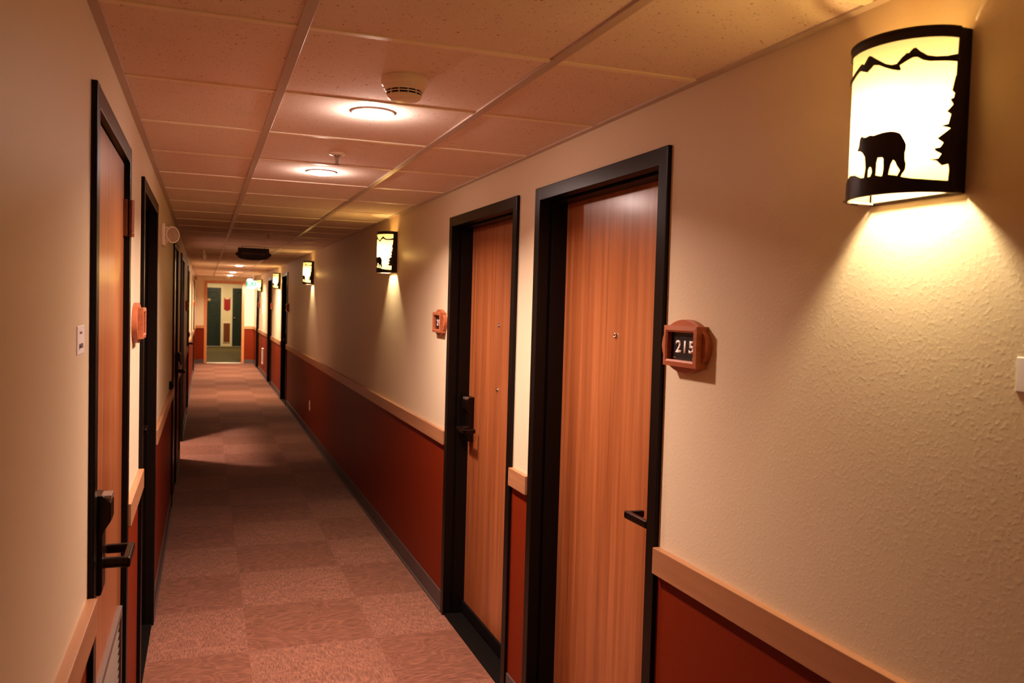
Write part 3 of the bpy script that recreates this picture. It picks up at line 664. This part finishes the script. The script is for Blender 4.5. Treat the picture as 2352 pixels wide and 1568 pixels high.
# ------------------------------------------------------------------ small wall items
t = thing('sign_card', 'small white card beside the janitor door, reading JANITOR', 'sign card', (XL, 1.862, 1.531), 0, 'white wall cards')
MB().box(-.001, .0015, -.050, .050, -.028, .028, .0006, 1).build('card', M['paper'], t, smooth=False)
text('lettering', 'JANITOR', .0125, M['ink'], t, .0016, .003, -.0135, .01, .0003, wide=1.1)
text('small_lettering', 'Service', .0062, M['ink2'], t, .0016, .0, .0150, .0, .0003, wide=1.3)
t = thing('sign_card', 'blank looking white card at the right edge, cut off by the picture', 'sign card', (XR, .918, 1.536), math.pi, 'white wall cards')
MB().box(-.001, .002, -.050, .050, -.027, .027, .001, 2).build('card', M['paper'], t)
t = thing('wall_outlet', 'narrow white outlet plate low on the terracotta right wall', 'outlet', (XR, 10.3, .38), math.pi)
MB().box(-.001, .006, -.036, .036, -.058, .058, .003).build('cover_plate', M['offw'], t)
m = MB(); m.box(.005, .0085, -.017, .017, .006, .034, .003); m.box(.005, .0085, -.017, .017, -.034, -.006, .003); m.build('socket_face', M['white'], t)
t = thing('wall_notice', 'white paper notice on the right wall near the far end', 'notice', (XR, 19.3, 1.45), math.pi)
m = MB(); m.box(-.001, .002, -.16, .16, -.10, .11); m.build('sheet', M['paper'], t, smooth=False)
MB().ring(rect(-.165, .165, -.105, .115), rect(-.155, .155, -.095, .105), -.001, .005).build('holder', M['offw'], t, smooth=False)
t = thing('wall_vent', 'tall white grille low on the far terracotta right wall', 'vent', (XR, 18.9, .26), math.pi)
MB().ring(rect(-.16, .16, 0, .34), rect(-.135, .135, .025, .315), -.001, .028).build('frame', M['offw'], t)
m = MB()
for i in range(10): m.box(.002, .022, -.137, .137, -.002, .002, M=Matrix.Translation((0, 0, .04 + .029 * i)) @ Matrix.Rotation(R(30), 4, 'Y'))
m.build('louvers', M['offw'], t)
t = thing('wall_bumper', 'small dark box on the left wall just above the rail', 'wall box', (XL, 6.45, 1.0), 0)
MB().box(-.001, .024, -.03, .03, -.028, .028, .004).build('housing', M['rubber'], t)
MB().box(.022, .032, -.016, .016, -.016, .016, .004).build('pad', M['black'], t)

# ------------------------------------------------------------------ lights without a visible fitting: alcove, lobby
lamp('alcove_lamp', 'AREA', (-.70, 9.47, 2.72), 70, (1, .76, .66), size=.14)
lamp('alcove_glow', 'AREA', (-1.75, 9.6, 1.0), 1.2, (1, .70, .68), rot=(0, R(90), 0), size=.6)
lamp('lobby_lamp', 'AREA', (.5, 29.2, 2.55), 60, (1, .74, .44), size=.5)
lamp('lobby_lamp', 'AREA', (.5, 25.5, 2.55), 35, (1, .74, .44), size=.5)
xl = lamp('exit_lamp', 'SPOT', (1.02, 21.25, 2.13), 150, (1, .88, .68), size=.05)
xl.data.spot_size = R(62); xl.data.spot_blend = .35; xl.rotation_euler = (Vector((1.12, 22.75, 1.15)) - Vector((1.02, 21.25, 2.13))).to_track_quat('-Z', 'Y').to_euler()

w = bpy.data.worlds.new('World'); SC.world = w; w.use_nodes = True
w.node_tree.nodes['Background'].inputs['Color'].default_value = (1, .7, .5, 1); w.node_tree.nodes['Background'].inputs['Strength'].default_value = .004

# ------------------------------------------------------------------ camera (solved from the photograph's perspective)
yaw, pitch, roll, f = .35077, -.03962, .02781, 1932.12
cy, sy, cp, sp = math.cos(yaw), math.sin(yaw), math.cos(pitch), math.sin(pitch)
fw = Vector((sy * cp, cy * cp, sp)); rt = Vector((cy, -sy, 0)); up = rt.cross(fw)
r2 = rt * math.cos(roll) + up * math.sin(roll); u2 = up * math.cos(roll) - rt * math.sin(roll)
cd = bpy.data.cameras.new('camera'); cam = bpy.data.objects.new('camera', cd); COL.objects.link(cam)
cam.matrix_world = Matrix(((r2.x, u2.x, -fw.x, 0), (r2.y, u2.y, -fw.y, 0), (r2.z, u2.z, -fw.z, CAMZ), (0, 0, 0, 1)))
cd.sensor_width = 36; cd.lens = f / 2352 * 36; cd.clip_start = .05; cd.clip_end = 200
cd.dof.use_dof = True; cd.dof.focus_distance = 2.9; cd.dof.aperture_fstop = 5.6
SC.camera = cam

SC.view_settings.view_transform = 'Standard'; SC.view_settings.look = 'Medium High Contrast'; SC.view_settings.exposure = .2; SC.view_settings.gamma = 1
c = SC.cycles
c.use_denoising = True; c.max_bounces = 8; c.diffuse_bounces = 5; c.glossy_bounces = 3; c.transmission_bounces = 4
c.sample_clamp_indirect = 4; c.caustics_reflective = False; c.caustics_refractive = False
